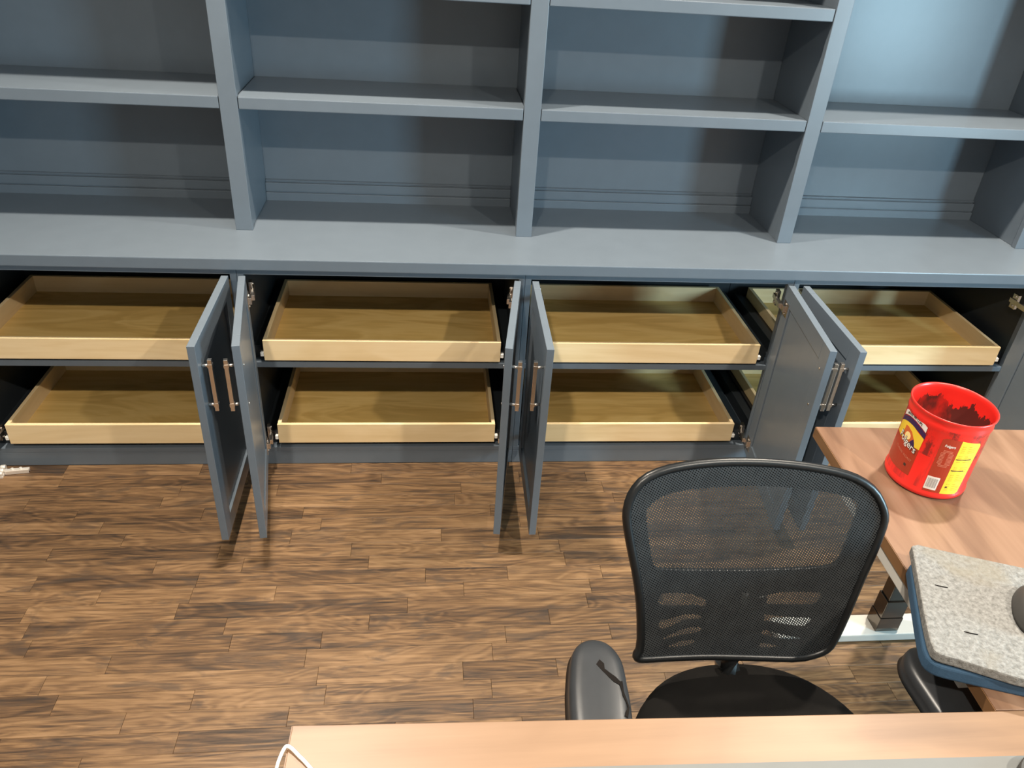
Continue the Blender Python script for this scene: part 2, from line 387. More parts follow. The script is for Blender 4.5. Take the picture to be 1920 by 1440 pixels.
# ------------------------------------------------------------------ desks
def desk_top(par, poly, mat_, z0=.712, z1=.740, rot=0):
    c = poly[0]
    pl = [Matrix.Rotation(-rot, 2) @ Vector((p[0]-c[0], p[1]-c[1])) for p in poly]
    a = Vector(par.location)
    return MB().prism([tuple(p) for p in pl], z0-a.z, z1-a.z).build('desk_top', mat_, par, (c[0]-a.x, c[1]-a.y, 0), (0, 0, rot), bevel=.0012)
def edge_band(par, p, q, z0=.7125, z1=.7388):
    a = Vector(par.location); p = Vector((*p, 0)); q = Vector((*q, 0)); L = (q-p).length; an = math.atan2(q.y-p.y, q.x-p.x)
    MB().box(0, L, -.0012, 0, z0, z1).build('edge_band', DESKE, par, p-a, (0, 0, an))
FD = [(-.225, -1.558), (-.243, -2.24), (1.66, -2.29), (1.68, -1.606)]
RD = [(.900, -.815), (.8628, -1.5835), (1.62, -1.603), (1.64, -.836)]
fd = thing('front_desk', (.7, -1.9, 0), 'light walnut desk top in front of the office chair, with white cable at its corner', 'desk')
desk_top(fd, FD, DESKX)
rd = thing('side_desk', (1.26, -1.2, 0), 'walnut-topped side desk on steel legs carrying the red coffee can', 'desk')
desk_top(rd, RD, DESKY, rot=R(90)); edge_band(rd, RD[0], RD[1])
edge_band(fd, FD[0], FD[1])
def tleg(par, cx, cy, along='X', L=.62, cw=.07, cd=.052):
    a = Vector(par.location)
    f = MB().box(-L/2, L/2, -.0375, .0375, .004, .032) if along == 'X' else MB().box(-.0375, .0375, -L/2, L/2, .004, .032)
    f.build('foot', GREYFRAME if along == 'X' else GREYFRAME, par, (cx-a.x, cy-a.y, 0), bevel=.004)
    for s in (-1, 1):
        q = (s*(L/2-.04), 0) if along == 'X' else (0, s*(L/2-.04))
        MB().lathe([(.0005, 0), (.018, 0), (.018, .0045), (.0005, .0045)], 12, q, False).build('levelling_pad', BLACKP, par, (cx-a.x, cy-a.y, 0))
    for k, (z0, z1, g) in enumerate(((.032, .085, 0), (.085, .150, .002), (.150, .690, .006))):
        MB().box(-cw/2+g, cw/2-g, -cd/2+g, cd/2-g, z0, z1).build('column', BRONZE, par, (cx-a.x, cy-a.y, 0), bevel=.0015)
    MB().box(*((-L/2+.03, L/2-.03, -.02, .02) if along == 'X' else (-.02, .02, -L/2+.03, L/2-.03)), .690, .7115).build('top_bracket', GREYFRAME, par, (cx-a.x, cy-a.y, 0), bevel=.002)
tleg(rd, 1.30, -.822, 'X', .66); tleg(rd, 1.30, -1.50, 'X', .60)
a = Vector(rd.location)
MB().prism([(.8955, -.96), (.8725, -1.50), (.9025, -1.50), (.9255, -.96)], .680, .7115).build('frame_rail', GREYFRAME, rd, tuple(-a), bevel=.002)
MB().box(1.575, 1.60, -1.53, -.86, .682, .7115).build('frame_rail', GREYFRAME, rd, tuple(-a), bevel=.002)
tleg(fd, -.05, -1.93, 'Y', .56); tleg(fd, 1.50, -1.95, 'Y', .56)
a = Vector(fd.location)
MB().box(-.02, 1.47, -1.97, -1.93, .686, .7115).build('frame_rail', GREYFRAME, fd, tuple(-a), bevel=.002)

# ------------------------------------------------------------------ office chair
def weave_mat():
    m, nt, b = mat('black_mesh_weave')
    tc = nd(nt, 'ShaderNodeTexCoord'); sp = nd(nt, 'ShaderNodeSeparateXYZ'); lk(nt, tc.outputs['Object'], sp.inputs[0])
    x, z = sp.outputs[0], sp.outputs[2]; k = 2*math.pi/.0050
    s1 = math_(nt, 'SINE', math_(nt, 'MULTIPLY', math_(nt, 'ADD', math_(nt, 'MULTIPLY', x, .70), math_(nt, 'MULTIPLY', z, 1.0)), k))
    s2 = math_(nt, 'SINE', math_(nt, 'MULTIPLY', math_(nt, 'SUBTRACT', math_(nt, 'MULTIPLY', x, 1.0), math_(nt, 'MULTIPLY', z, .35)), k))
    h1 = math_(nt, 'GREATER_THAN', s1, .05); h2 = math_(nt, 'GREATER_THAN', s2, -.50)
    hole = math_(nt, 'MULTIPLY', h1, h2)
    tr = nd(nt, 'ShaderNodeBsdfTransparent'); mx = nd(nt, 'ShaderNodeMixShader')
    lk(nt, hole, mx.inputs[0]); lk(nt, b.outputs[0], mx.inputs[1]); lk(nt, tr.outputs[0], mx.inputs[2])
    lk(nt, mx.outputs[0], nt.nodes['Material Output'].inputs[0])
    lk(nt, ramp(nt, noise(nt, tc.outputs['Object'], 30, 2), [(.3, (.020, .022, .024)), (.7, (.030, .033, .035))]), b.inputs['Base Color']); b.inputs['Roughness'].default_value = .55
    return m
MESHM = weave_mat()
FABRIC = plain('black_seat_fabric', (.0055, .0048, .0042), .95, spec=.18, var=.25, bumpy=.5, bscale=600)
OUT = [(-0.217,0.013),(-0.208,0.029),(-0.216,0.114),(-0.230,0.186),(-0.248,0.250),(-0.262,0.308),(-0.263,0.336),(-0.255,0.366),(-0.234,0.392),(-0.198,0.407),(-0.146,0.415),(-0.087,0.418),(-0.028,0.417),(0.031,0.413),(0.091,0.406),(0.144,0.396),(0.181,0.383),(0.213,0.361),(0.234,0.330),(0.243,0.305),(0.242,0.279),(0.234,0.228),(0.223,0.177),(0.214,0.128),(0.205,0.078),(0.194,0.030),(0.186,0.008),(0.167,-0.007),(0.128,-0.020),(0.065,-0.018),(0.000,-0.014),(-0.065,-0.009),(-0.129,-0.006),(-0.193,-0.003),(-0.210,0.000)]
HOLES = [[(-0.194,0.202),(-0.208,0.256),(-0.220,0.314),(-0.218,0.329),(-0.198,0.348),(-0.163,0.358),(-0.122,0.361),(-0.062,0.363),(-0.006,0.363),(0.054,0.359),(0.108,0.353),(0.153,0.345),(0.183,0.335),(0.191,0.318),(0.186,0.285),(0.178,0.232),(0.172,0.208),(0.161,0.193),(0.096,0.186),(0.005,0.183),(-0.088,0.187),(-0.182,0.196)],
[(-0.176,0.116),(-0.178,0.138),(-0.173,0.145),(-0.144,0.144),(-0.114,0.140),(-0.092,0.130),(-0.078,0.120),(-0.075,0.101),(-0.096,0.108),(-0.119,0.108),(-0.150,0.110)],
[(-0.169,0.064),(-0.172,0.086),(-0.147,0.087),(-0.125,0.093),(-0.103,0.094),(-0.084,0.087),(-0.080,0.075),(-0.113,0.077),(-0.136,0.066),(-0.159,0.056)],
[(-0.167,0.035),(-0.155,0.046),(-0.129,0.057),(-0.111,0.064),(-0.080,0.063),(-0.078,0.044),(-0.112,0.042),(-0.139,0.036),(-0.156,0.033)],
[(-0.150,0.017),(-0.144,0.026),(-0.119,0.034),(-0.091,0.035),(-0.087,0.019),(-0.118,0.013)],
[(-0.010,0.098),(-0.006,0.113),(0.012,0.122),(0.038,0.130),(0.069,0.136),(0.106,0.137),(0.142,0.137),(0.152,0.131),(0.151,0.116),(0.144,0.104),(0.104,0.102),(0.059,0.104),(0.023,0.102),(0.001,0.098)],
[(-0.013,0.068),(-0.010,0.080),(0.002,0.087),(0.032,0.088),(0.062,0.083),(0.100,0.079),(0.141,0.079),(0.142,0.067),(0.135,0.055),(0.123,0.053),(0.096,0.056),(0.065,0.063),(0.035,0.068),(0.005,0.067),(-0.008,0.063)],
[(-0.015,0.039),(-0.013,0.052),(0.006,0.057),(0.026,0.056),(0.052,0.049),(0.076,0.042),(0.107,0.034),(0.137,0.030),(0.135,0.025),(0.109,0.021),(0.078,0.025),(0.047,0.034),(0.016,0.040)],
[(-0.016,0.020),(-0.011,0.030),(0.015,0.028),(0.057,0.018),(0.091,0.011),(0.082,0.002),(0.029,0.003),(-0.003,0.013)]]
def smooth_loop(p, it=1):
    for _ in range(it):
        q = []; n = len(p)
        for i in range(n):
            a, b = p[i], p[(i+1) % n]
            q += [(a[0]*.75+b[0]*.25, a[1]*.75+b[1]*.25), (a[0]*.25+b[0]*.75, a[1]*.25+b[1]*.75)]
        p = q
    return p
def inset_loop(p, d):
    n = len(p); A = sum(p[i][0]*p[(i+1) % n][1]-p[(i+1) % n][0]*p[i][1] for i in range(n)); s = 1 if A > 0 else -1; q = []
    for i in range(n):
        t = Vector((p[(i+1) % n][0]-p[i-1][0], p[(i+1) % n][1]-p[i-1][1])).normalized(); q.append((p[i][0]-s*t.y*d, p[i][1]+s*t.x*d))
    return q
def flat_region(loops, depth):
    """2D filled curve with holes -> mesh (x, z plane), y from 0 to depth"""
    cu = bpy.data.curves.new('tmp', 'CURVE'); cu.dimensions = '2D'; cu.fill_mode = 'BOTH'; cu.extrude = depth/2
    for l in loops:
        s = cu.splines.new('POLY'); s.points.add(len(l)-1); s.use_cyclic_u = True
        for p, q in zip(s.points, l): p.co = (q[0], q[1], 0, 1)
    ob = bpy.data.objects.new('tmp', cu); COL.objects.link(ob)
    dg = bpy.context.evaluated_depsgraph_get(); dg.update(); me = bpy.data.meshes.new_from_object(ob.evaluated_get(dg))
    bpy.data.objects.remove(ob); bpy.data.curves.remove(cu)
    bm = bmesh.new(); bm.from_mesh(me)
    for v in bm.verts: v.co = Vector((v.co.x, -v.co.z+depth/2, v.co.y))
    bmesh.ops.remove_doubles(bm, verts=bm.verts, dist=1e-6)
    for k in range(-6, 7):
        bmesh.ops.bisect_plane(bm, geom=bm.verts[:]+bm.edges[:]+bm.faces[:], plane_co=(k*.04, 0, 0), plane_no=(1, 0, 0))
    return bm, me
KB = .30
def bend(bm, me, off=0):
    for v in bm.verts: v.co.y += -KB*v.co.x**2+off
    bmesh.ops.recalc_face_normals(bm, faces=bm.faces); bm.to_mesh(me); bm.free(); me.materials.clear(); return me
ch = thing('office_chair', (.572, -1.45, 0), 'black mesh-back swivel office chair with a torn armrest, tucked at the desk', 'chair')
CO = Vector(ch.location)
BP = Vector((.582, -1.304, .54))-CO; BR = (-R(14), 0, 0)
so = smooth_loop(OUT, 1)
bm, me = flat_region([inset_loop(so, .004)], .0012); link('mesh_panel', bend(bm, me), MESHM, ch, BP, BR)
bm, me = flat_region([inset_loop(so, .004)]+[smooth_loop(h, 1) for h in HOLES], .010); link('back_plate', bend(bm, me, .0045), BLACKP, ch, BP, BR)
path = [(p[0], -KB*p[0]**2+.003, p[1]) for p in inset_loop(so, .005)]
MB().tube(path, .0085, 10, True, upv=(0, 1, 0)).build('back_frame', BLACKP, ch, BP, BR)
# spine joining back and seat
spn = MB().tube([(0, .03, .145), (0, .045, .08), (0, .045, -.03), (0, .02, -.075)], [.020, .024, .024, .022], 12, sx=1.6)
spn.build('spine', BLACKP, ch, BP, BR)
MB().box(-.05, .05, .012, .035, -.02, .12).build('spine_bracket', BLACKP, ch, BP, BR, bevel=.008)
MB().tube([(.582-CO.x, -1.262-CO.y, .47), (.582-CO.x, -1.275-CO.y, .415), (.578-CO.x, -1.45-CO.y, .395)], .022, 12, sx=1.5).build('back_bar', STEEL, ch)
# seat cushion (super-ellipse pad)
def pad(mb, cx, cy, ax, ay, z0, z1, n=56, e=2.6, fr=1):
    rings = [(.86, z0), (.97, z0+(z1-z0)*.25), (1, z0+(z1-z0)*.5), (.985, z0+(z1-z0)*.75), (.94, z0+(z1-z0)*.9), (.86, z1-.003), (.6, z1), (.3, z1+.001)]
    vs = []; fs = []
    for s, z in rings:
        for i in range(n):
            t = 2*math.pi*i/n; c, d = math.cos(t), math.sin(t)
            vs.append((cx+ax*s*math.copysign(abs(c)**(2/e), c), cy+ay*s*math.copysign(abs(d)**(2/e), d), z))
    m = len(rings)
    for j in range(m-1):
        for i in range(n): fs.append((j*n+i, j*n+(i+1) % n, (j+1)*n+(i+1) % n, (j+1)*n+i))
    fs += [tuple(range(n-1, -1, -1)), tuple((m-1)*n+i for i in range(n))]
    return mb.add(vs, fs, True)
pad(MB(), .010, -.068, .245, .250, .415, .484, e=2.25).build('seat', FABRIC, ch)
pad(MB(), .010, -.075, .215, .215, .400, .416, e=2.25).build('seat_pan', BLACKP, ch)
MB().box(-.09, .11, -.16, .06, .355, .400).build('tilt_mechanism', BLACKM, ch, bevel=.008)
MB().lathe([(.0005, .10), (.026, .10), (.026, .24), (.016, .24), (.016, .36), (.0005, .36)], 20, (.01, -.06), False).build('gas_lift', STEEL, ch)
for k in range(5):
    an = R(72*k+20); d = Vector((math.cos(an), math.sin(an), 0)); c = Vector((.01, -.06, 0))
    lg = MB().tube([c+Vector((0, 0, .115)), c+d*.12+Vector((0, 0, .105)), c+d*.275+Vector((0, 0, .075))], [.026, .021, .015], 10)
    L = lg.build('base_leg', BLACKP, ch)
    p = c+d*.275; q = Vector((-d.y, d.x, 0)); cs = MB()
    for s in (-1, 1): cs.tube([p+q*.008*s+Vector((0, 0, .0275)), p+q*.022*s+Vector((0, 0, .0275))], .0272, 16)
    cs.tube([p+Vector((0, 0, .03)), p+Vector((0, 0, .078))], .006, 8); cs.build('caster', BLACKP, L)
# armrests
ARM = [(0.206,-1.610),(0.200,-1.560),(0.202,-1.505),(0.208,-1.450),(0.213,-1.424),(0.220,-1.390),(0.228,-1.367),(0.240,-1.353),(0.254,-1.345),(0.270,-1.343),(0.286,-1.347),(0.299,-1.357),(0.308,-1.372),(0.314,-1.391),(0.315,-1.415),(0.313,-1.446),(0.312,-1.476),(0.307,-1.510),(0.303,-1.560),(0.298,-1.610),(0.285,-1.628),(0.252,-1.634),(0.220,-1.628)]
def arm_pad(pts, zt, name='armrest_pad'):
    p = smooth_loop(pts, 2)[::1]; c = (sum(q[0] for q in p)/len(p), sum(q[1] for q in p)/len(p)); n = len(p); vs = []; fs = []
    rings = [(-.004, zt-.036), (.0005, zt-.030), (0, zt-.018), (.002, zt-.010), (.006, zt-.005), (.013, zt-.0015), (.023, zt), (.036, zt+.0006)]
    for d, z in rings:
        for q in (inset_loop(p, d) if d else p): vs.append((q[0]-CO.x, q[1]-CO.y, z))
    m = len(rings)
    for j in range(m-1):
        for i in range(n): fs.append((j*n+i, j*n+(i+1) % n, (j+1)*n+(i+1) % n, (j+1)*n+i))
    fs += [tuple(range(n-1, -1, -1)), tuple((m-1)*n+i for i in range(n))]
    return MB().add(vs, fs, True).build(name, VINYL, ch)
zt = .655
pl = arm_pad(ARM, zt); tag(pl, 'grey-black vinyl armrest pad with a jagged tear')
CRL = [(0.270,-1.397),(0.263,-1.406),(0.270,-1.418),(0.281,-1.435),(0.287,-1.443),(0.296,-1.449),(0.297,-1.459),(0.297,-1.470),(0.301,-1.485),(0.301,-1.492),(0.296,-1.499),(0.292,-1.508)]
CRR = [(0.270,-1.396),(0.277,-1.405),(0.276,-1.416),(0.285,-1.426),(0.293,-1.434),(0.298,-1.442),(0.3025,-1.441),(0.3005,-1.462),(0.303,-1.483),(0.304,-1.492),(0.301,-1.500),(0.297,-1.511)]
def pz(x, y): return zt+.0012-max(0, (x-.288)/.02)**2*.0035
n = len(CRL)
vs = [(p[0]-CO.x, p[1]-CO.y, pz(*p)) for p in CRL]+[(p[0]-CO.x, p[1]-CO.y, pz(*p)) for p in CRR]+[(p[0]-CO.x, p[1]-CO.y, pz(*p)-.008) for p in CRL]+[(p[0]-CO.x, p[1]-CO.y, pz(*p)-.008) for p in CRR]
fs = []
for i in range(n-1):
    fs += [(i, i+1, n+i+1, n+i), (2*n+i, 3*n+i, 3*n+i+1, 2*n+i+1), (i, 2*n+i, 2*n+i+1, i+1), (n+i, n+i+1, 3*n+i+1, 3*n+i)]
tag(MB().add(vs, fs).build('tear', TEAR, pl), 'dark jagged tear in the vinyl')
cxm = .572
ARM2 = [(2*cxm-x-.002, y-.040) for x, y in ARM][::-1]
pr_ = arm_pad(ARM2, .655)
for s, dy in ((-1, 0), (1, -.04)):
    x = (.258 if s < 0 else 2*cxm-.260)-CO.x; y = -1.50-CO.y+dy
    MB().tube([(x, y+.05, .620), (x-s*.004, y+.05, .50), (x-s*.03, y+.05, .40), (x-s*.16, y+.05, .392)], .017, 10, sx=1.3).build('arm_support', BLACKP, ch)
    MB().box(x-.032, x+.032, y-.07, y+.10, .612, .6205).build('arm_plate', BLACKP, ch, bevel=.003)

# ------------------------------------------------------------------ coffee can on the side desk
CC = (1.068, -1.005, .740); RB = .0815
can = thing('coffee_can', CC, 'red plastic coffee can, open and smeared with dark paint, on the side desk', 'can')
def can_mat():
    m, nt, b = mat('red_can_plastic')
    v = coords(nt, (1, 1, 1), rnd=False)
    sp = nd(nt, 'ShaderNodeSeparateXYZ'); lk(nt, v, sp.inputs[0])
    rad = math_(nt, 'SQRT', math_(nt, 'ADD', math_(nt, 'POWER', sp.outputs[0], 2), math_(nt, 'POWER', sp.outputs[1], 2)))
    inside = math_(nt, 'LESS_THAN', rad, RB-.0011)
    mp = nd(nt, 'ShaderNodeMapping'); mp.inputs['Scale'].default_value = (1, 1, .45); lk(nt, v, mp.inputs[0])
    n1 = noise(nt, mp.outputs[0], 26, 6, .7)
    hz = math_(nt, 'ADD', sp.outputs[2], math_(nt, 'MULTIPLY', math_(nt, 'SUBTRACT', n1, .5), -.11))
    low = math_(nt, 'LESS_THAN', hz, .160)
    n2 = noise(nt, mp.outputs[0], 17, 4, .6)
    streak = ramp(nt, n2, [(.50, (1, 1, 1)), (.66, (.25, .25, .25))])
    fin = math_(nt, 'MULTIPLY', math_(nt, 'MULTIPLY', inside, low), streak)
    # outer smears: a ragged band under the neck
    n3 = noise(nt, mp.outputs[0], 34, 5, .75)
    band = math_(nt, 'MULTIPLY', math_(nt, 'GREATER_THAN', sp.outputs[2], .100), math_(nt, 'LESS_THAN', sp.outputs[2], .172))
    so_ = math_(nt, 'MULTIPLY', ramp(nt, n3, [(.47, (0, 0, 0)), (.58, (.8, .8, .8))]), math_(nt, 'MULTIPLY', band, math_(nt, 'SUBTRACT', 1., inside)))
    mq = nd(nt, 'ShaderNodeMapping'); mq.inputs['Scale'].default_value = (1, 1, .14); lk(nt, v, mq.inputs[0])
    n4 = noise(nt, mq.outputs[0], 42, 4, .6)                # runs of paint down the outside
    run = math_(nt, 'MULTIPLY', ramp(nt, n4, [(.48, (0, 0, 0)), (.62, (.55, .55, .55))]), math_(nt, 'SUBTRACT', 1., inside))
    run = math_(nt, 'MULTIPLY', run, math_(nt, 'MULTIPLY', math_(nt, 'GREATER_THAN', sp.outputs[2], .020), math_(nt, 'LESS_THAN', math_(nt, 'ADD', sp.outputs[2], math_(nt, 'MULTIPLY', n1, .03)), .165)))
    f = math_(nt, 'MAXIMUM', math_(nt, 'MAXIMUM', fin, so_), run)
    c = mix(nt, f, (.78, .026, .018), (.10, .022, .018)); lk(nt, c, b.inputs['Base Color'])
    b.inputs['Roughness'].default_value = .32; b.inputs['Subsurface Weight'].default_value = .0
    return m
CANM = can_mat()
prof = [(.0005, .004), (.060, .004), (.066, .0), (.077, .0), (.0825, .004), (.0838, .010), (.0835, .014), (RB, .0175), (RB, .160), (.0822, .164), (.0834, .170), (.0828, .176), (.0818, .180), (.0830, .187), (.0850, .191), (.0852, .1945), (.0838, .1955), (.0822, .1945),
        (.0806, .1905), (.0800, .184), (.0805, .176), (.0798, .165), (.0795, .155), (.0795, .012), (.074, .008), (.0005, .007)]
MB().lathe(prof, 96).build('body', CANM, can)
LBROWN = plain('label_red_brown', (.40, .040, .016), .35, var=.05); LYEL = plain('label_yellow', (.86, .58, .045), .35, var=.05); LWH = plain('label_white', (.80, .74, .68), .4, var=.02)
LPUR = plain('label_purple', (.045, .018, .075), .4); LORG = plain('label_orange', (.62, .13, .03), .4); LSUN = plain('label_sun', (.95, .72, .30), .4); LINK_ = plain('label_ink', (.05, .03, .02), .5); LGREY = plain('label_grey', (.36, .35, .35), .5); LDARKY = plain('label_text_yellow', (.58, .34, .025), .4); LPINK = plain('label_text_pink', (.62, .22, .14), .4)
def wrap(theta, z, d): a = R(theta); return ((RB+d)*math.cos(a), (RB+d)*math.sin(a), z)
def label(name, poly, m, d, par=can, seg=4.):
    """polygon given as (degrees, height) laid on the can wall as a thin sheet"""
    bm = bmesh.new(); vs = [bm.verts.new((p[0], 0, p[1])) for p in poly]; bm.faces.new(vs)
    a0, a1 = min(p[0] for p in poly), max(p[0] for p in poly); k = math.ceil(a0/seg)*seg
    while k < a1:
        bmesh.ops.bisect_plane(bm, geom=bm.verts[:]+bm.edges[:]+bm.faces[:], plane_co=(k, 0, 0), plane_no=(1, 0, 0)); k += seg
    for v in bm.verts: v.co = wrap(v.co.x, v.co.z, d)
    ex = bmesh.ops.extrude_face_region(bm, geom=bm.faces[:])
    for g in ex['geom']:
        if isinstance(g, bmesh.types.BMVert): r = math.hypot(g.co.x, g.co.y); g.co.x *= (r-.0003)/r; g.co.y *= (r-.0003)/r
    bmesh.ops.recalc_face_normals(bm, faces=bm.faces); me = bpy.data.meshes.new(name); bm.to_mesh(me); bm.free()
    return link(name, me, m, par)
def text_mesh(s, size, shear=0, bold=0):
    cu = bpy.data.curves.new('tmp', 'FONT'); cu.body = s; cu.size = size; cu.align_x = 'CENTER'; cu.shear = shear; cu.offset = bold
    ob = bpy.data.objects.new('tmp', cu); COL.objects.link(ob); dg = bpy.context.evaluated_depsgraph_get(); dg.update()
    me = bpy.data.meshes.new_from_object(ob.evaluated_get(dg)); bpy.data.objects.remove(ob); bpy.data.curves.remove(cu); me.materials.clear(); return me
def lettering(name, s, theta, z, size, m, d, par, shear=0, bold=0, arc=0, slope=0, wide=1):
    me = text_mesh(s, size, shear, bold)
    for v in me.vertices:
        x = v.co.x*wide; a = theta+math.degrees(x/RB); v.co = wrap(a, z+v.co.y-arc*x*x+slope*x, d)
    return link(name, me, m, par)
def arcband(th0, th1, zc, h, slope, arc, cth, n=9):
    f = lambda t: zc+slope*R(t-cth)*RB-arc*(R(t-cth)*RB)**2
    T = [th0+(th1-th0)*i/(n-1) for i in range(n)]
    return [(t, f(t)-h/2) for t in T]+[(t, f(t)+h/2) for t in T[::-1]]
TH = -176.
lb = label('front_label', [(-208, .036), (-150.5, .036), (-150, .100), (-150, .128), (-208, .128)], LBROWN, .0004)
label('yellow_field', [(-206, .104), (-150, .104), (-149.5, .133), (-160, .139), (-168, .144), (-177, .148), (-192, .146), (-206, .134)], LYEL, .0007, lb)
label('purple_band', arcband(-206, -148.8, .152, .012, 0, 9., TH), LPUR, .0008, lb)
label('white_banner', arcband(-203, -150.5, .1665, .0125, 0, 9., TH), LWH, .0010, lb)
lettering('banner_text', 'MAKES 380 CUPS', TH, .1628, .0082, LINK_, .0016, lb, bold=.0002, arc=9., wide=.80)
label('sunrise_field', [(-186, .099), (-158, .099), (-162, .118), (-170, .132), (-180, .137), (-186, .135)], LORG, .0010, lb)
label('sun', [(TH+1+6*math.cos(R(k*30)), .118+.009*math.sin(R(k*30))) for k in range(12)], LSUN, .0013, lb)
label('purple_hill', [(-169, .099), (-157.5, .099), (-160, .112), (-163, .119), (-167, .112)], LPUR, .0014, lb)
lettering('logo_outline', 'Folgers', -172.4, .0985, .0225, LINK_, .0017, lb, shear=.12, bold=.0011, slope=-.30, wide=.80)  # printed dark outline behind the white letters
lettering('logo', 'Folgers', -172.4, .0985, .0225, LWH, .0022, lb, shear=.12, bold=.0002, slope=-.30, wide=.80)
lettering('roast_text', 'CLASSIC ROAST', -172, .0735, .0075, LPINK, .0011, lb, slope=-.22, wide=.95)
label('small_mark', [(-163.5, .053), (-159.5, .052), (-159.5, .058), (-163.5, .059)], LINK_, .0010, lb)
ib = label('info_label', [(-126, .0185), (-101.8, .0185), (-101, .155), (-122, .155), (-126.4, .150)], LBROWN, .0004)
lettering('small_logo', 'Folgers', -113.8, .1355, .0082, LWH, .0010, ib, shear=.1, bold=.0002, wide=.85)
for k in range(13):      # unreadable fine print: plain lines
    z = .1255-.0033*k; hw = 8.6 if 1 < k < 11 else 6.2
    label('print_line', [(-113.6-hw, z), (-113.6+hw, z), (-113.6+hw, z+.0011), (-113.6-hw, z+.0011)], LPINK, .0008, ib, 12)
bc = label('barcode_panel', [(-125.6, .0245), (-108.7, .0245), (-108.6, .0575), (-125.8, .0575)], LWH, .0009, ib)
for k in range(13):
    a = -123.9+k*1.07; w = (.5, .3, .7)[k % 3]
    label('bar', [(a, .030), (a+w, .030), (a+w, .0535), (a, .0535)], LGREY, .0012, bc if False else ib, 12)
ys = label('yellow_label', [(-101.6, .0185), (-76, .0165), (-72.6, .021), (-68, .142), (-71, .148), (-100.8, .155)], LYEL, .0005)
for k in range(24):
    z = .1415-.0049*k
    if k in (4, 9, 10, 14, 19): continue
    label('print_line', [(-97, z), (-76 if k % 5 else -83, z-.001), (-76 if k % 5 else -83, z+.0005), (-97, z+.0014)], LDARKY, .0009, ys, 12)
for z, e in ((.1085, -76), (.0795, -80)): label('heading_line', [(-99.5, z), (e, z-.001), (e, z+.001), (-99.5, z+.002)], LINK_, .0010, ys, 12)
label('heading_mark', [(-97.5, .035), (-94.5, .035), (-94.5, .038), (-97.5, .038)], LINK_, .0010, ys, 12)

# ------------------------------------------------------------------ worn pad, mouse
def felt_mat():
    m, nt, b = mat('grey_felt')
    v = coords(nt, rnd=False); n1 = noise(nt, v, 120, 5, .7); n2 = noise(nt, v, 9, 3, .5)
    c = ramp(nt, n1, [(.35, (.13, .127, .118)), (.5, (.20, .197, .186)), (.65, (.27, .268, .255))])
    c = mix(nt, ramp(nt, n2, [(.52, (0, 0, 0)), (.68, (.6, .6, .6))]), c, (.20, .172, .125)); lk(nt, c, b.inputs['Base Color'])
    b.inputs['Roughness'].default_value = .95; bump(nt, b, n1, .9, .003); return m
FELT = felt_mat(); BLUEF = plain('blue_foam', (.030, .075, .135), .8, var=.15, bumpy=.4, bscale=250)
PG = [(1.095,-1.626),(0.970,-1.588),(0.900,-1.566),(0.873,-1.553),(0.835,-1.534),(0.819,-1.526),(0.801,-1.519),(0.788,-1.512),(0.784,-1.500),(0.801,-1.453),(0.832,-1.378),(0.868,-1.292),(0.880,-1.262),(0.924,-1.281),(1.063,-1.332),(1.175,-1.372)]
PB = [(1.098,-1.622),(0.985,-1.584),(0.920,-1.563),(0.833,-1.533),(0.802,-1.522),(0.787,-1.511),(0.783,-1.493),(0.801,-1.447),(0.836,-1.365),(0.876,-1.274),(0.93,-1.290),(1.06,-1.336),(1.172,-1.374)]
pd = thing('desk_pad', (.95, -1.43, .74), 'thick worn grey felt pad on a blue foam layer, overhanging the side desk', 'pad')
a = Vector(pd.location)
MB().prism([(p[0]-a.x, p[1]-a.y) for p in smooth_loop(PB)], .0006, .0260).build('foam_base', BLUEF, pd, bevel=.004)
MB().prism([(p[0]-a.x, p[1]-a.y) for p in smooth_loop(PG)], .0310, .0500).build('felt_top', FELT, pd, bevel=.003)
MB().prism([((p[0]-a.x)*.9, (p[1]-a.y)*.9) for p in PG], .0255, .0315).build('glue_layer', TEAR, pd)
for q in ((.876, -1.372, .40), (.868, -1.475, -.75)):
    MB().tube([(q[0]-a.x-.010, q[1]-a.y+.004, .0501), (q[0]-a.x, q[1]-a.y-.001, .0511), (q[0]-a.x+.010, q[1]-a.y-.003, .0501)], .0009, 6).build('scratch', TEAR, pd)
ms = thing('computer_mouse', (1.005, -1.440, .7902), 'dark grey rounded mouse lying on the felt pad', 'mouse', rz=R(-32))
vs = []; fs = []; NU, NV = 28, 10
for j in range(NV+1):
    p = (math.pi/2)*j/NV
    for i in range(NU):
        t = 2*math.pi*i/NU; r = math.cos(p)**.7 if j < NV else .001
        vs.append((.034*r*math.copysign(abs(math.cos(t))**.85, math.cos(t)), .062*r*math.copysign(abs(math.sin(t))**.9, math.sin(t)), .036*math.sin(p)**.9*(1-.12*math.sin(t))))
for j in range(NV):
    for i in range(NU): fs.append((j*NU+i, j*NU+(i+1) % NU, (j+1)*NU+(i+1) % NU, (j+1)*NU+i))
fs.append(tuple(range(NU-1, -1, -1)))
MB().add(vs, fs, True).build('shell', RUBBER, ms)
MB().tube([(-.004, .040, .0285), (.004, .040, .0285)], .009, 16).build('scroll_wheel', BLACKP, ms)
MB().box(-.0006, .0006, .012, .058, .020, .0335).build('button_seam', BLACKP, ms)

